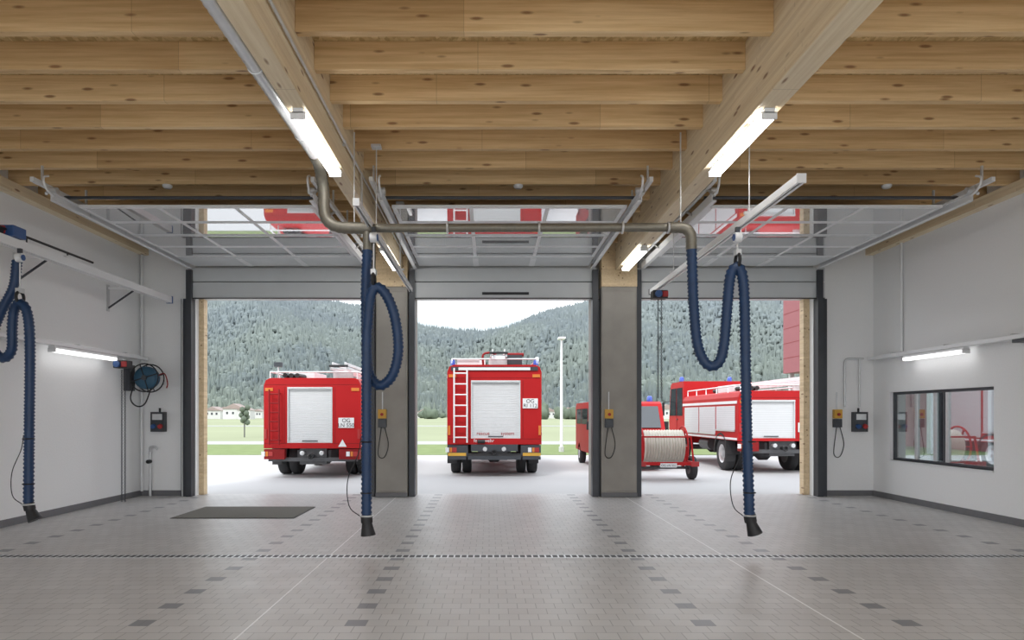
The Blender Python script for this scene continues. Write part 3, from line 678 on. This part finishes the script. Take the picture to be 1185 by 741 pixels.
def terr(name,hf,x0,x1,y0,y1,nx,ny,mat):
    xs=np.linspace(x0,x1,nx); ys=np.linspace(y0,y1,ny); X,Y=np.meshgrid(xs,ys); Z=hf(X,Y)-.5
    v=np.stack([X,Y,Z],-1).reshape(-1,3).tolist()
    f=[(j*nx+i,j*nx+i+1,(j+1)*nx+i+1,(j+1)*nx+i) for j in range(ny-1) for i in range(nx-1)]
    me=bpy.data.meshes.new(name); me.from_pydata(v,[],f); me.materials.append(M[mat]); me.update()
    for p in me.polygons: p.use_smooth=True
    o=bpy.data.objects.new(name,me); S.collection.objects.link(o)
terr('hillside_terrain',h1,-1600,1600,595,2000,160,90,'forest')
def h2(x,y):
    t=np.clip((y-2200)/900,0,1); px=566+790*x/y
    return (interp(px,[(-900,360),(400,362),(484,368),(530,371),(580,373),(650,368),(900,360),(2000,355)])*-1+481)/790*3100*t+np.sin(x*.01)*12*t+np.sin(x*.033)*5*t
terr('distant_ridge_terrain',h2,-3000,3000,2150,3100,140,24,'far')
n=32000
yy=np.random.uniform(605,1540,n*2); tt=np.random.uniform(-.50,.56,n*2); xx=tt*yy
keep=np.random.rand(n*2)<(yy/1540); xx=xx[keep][:n]; yy=yy[keep][:n]; zz=h1(xx,yy)-.5
V=[];F=[]
for x,y,z in zip(xx,yy,zz):
    con=random.random()<.6; sc=random.uniform(.6,.95)
    hgt=sc*(random.uniform(14,21) if con else random.uniform(9,13)); r=sc*(random.uniform(2.6,3.8) if con else random.uniform(4.2,6.2))
    o=len(V); a0=random.random()*6
    for rr,hz in ((r*.75,.02),(r,.22)) if con else ((r*.8,.15),(r,.5),(r*.65,.85)):
        for i in range(6):
            a=a0+i*math.pi/3; V.append((x+rr*math.cos(a),y+rr*math.sin(a),z+hz*hgt))
    L=2 if con else 3
    V.append((x,y,z+hgt))
    for l in range(L-1):
        for i in range(6): F.append((o+l*6+i,o+l*6+(i+1)%6,o+l*6+6+(i+1)%6,o+l*6+6+i))
    for i in range(6): F.append((o+(L-1)*6+i,o+(L-1)*6+(i+1)%6,o+L*6))
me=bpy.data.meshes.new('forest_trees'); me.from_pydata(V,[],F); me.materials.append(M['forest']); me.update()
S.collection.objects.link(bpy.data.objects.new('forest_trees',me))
V=[];F=[]
import bmesh
ico=bmesh.new(); bmesh.ops.create_icosphere(ico,subdivisions=2,radius=1); iv=[v.co.copy() for v in ico.verts]; iff=[[v.index for v in f.verts] for f in ico.faces]; ico.free()
def blob(x,y,z,r,hz):
    o=len(V); s=random.random()*50
    for c in iv:
        q=1+.22*math.sin(c.x*5+s)+.2*math.sin(c.y*6+s*2)+.15*math.sin(c.z*7+s)
        V.append((x+c.x*r*q,y+c.y*r*q,z+c.z*hz*q))
    F.extend([[o+i for i in f] for f in iff])
for k in range(190):
    y=random.uniform(330,600); t=random.uniform(-.52,.58); r=random.uniform(1.6,3.8); blob(t*y,y,r*.8,r,r*1.1)
me=bpy.data.meshes.new('valley_trees'); me.from_pydata(V,[],F); me.materials.append(M['leaf']); me.update()
for p in me.polygons: p.use_smooth=True
S.collection.objects.link(bpy.data.objects.new('valley_trees',me))
b=MB('sapling_tree'); b.cyl((-21.5,60,-.3),(-21.5,60,1.4),.05,'steel'); 
for k in range(9): 
    a=k*2.4; b.lathe((-21.5+.25*math.cos(a),60+.25*math.sin(a),1.0+k*.16),'z',[(-.25,.01),(-.12,.22),(.08,.26),(.25,.12),(.3,.001)],'leaf',8)
b.done()

# ------------------------------------------------------------------ light
w=bpy.data.worlds.new('sky'); S.world=w; w.use_nodes=True; nt=w.node_tree; bg=nt.nodes['Background']
tc=N(nt,'ShaderNodeTexCoord'); sp=N(nt,'ShaderNodeSeparateXYZ'); nt.links.new(tc.outputs['Generated'],sp.inputs[0])
mr=N(nt,'ShaderNodeMapRange'); mr.inputs[1].default_value=0; mr.inputs[2].default_value=.7; nt.links.new(sp.outputs[2],mr.inputs[0])
cl=noise(nt,tc.outputs['Generated'],3,5)
c=mixc(nt,mr.outputs[0],(.93,.96,1.0),(.84,.91,1.0)); c=mixc(nt,mathn(nt,'MULTIPLY',cl,.5),c,(1,1,1))
nt.links.new(c,bg.inputs[0]); bg.inputs[1].default_value=2.2
sun=bpy.data.lights.new('sun','SUN'); sun.energy=2.0; sun.angle=math.radians(14); sun.color=(1,.98,.95)
so=bpy.data.objects.new('sun',sun); S.collection.objects.link(so)
d=Vector((.35,.75,-.95)); so.rotation_euler=d.to_track_quat('-Z','Y').to_euler()

cam=bpy.data.cameras.new('camera'); co=bpy.data.objects.new('camera',cam); S.collection.objects.link(co)
co.location=(0,0,1.63); co.rotation_euler=(math.pi/2,0,0)
cam.sensor_width=36; cam.lens=36*790/1185; cam.shift_x=(592.5-566)/1185; cam.shift_y=(481-370.5)/1185; cam.clip_end=6000; cam.clip_start=.05
S.camera=co
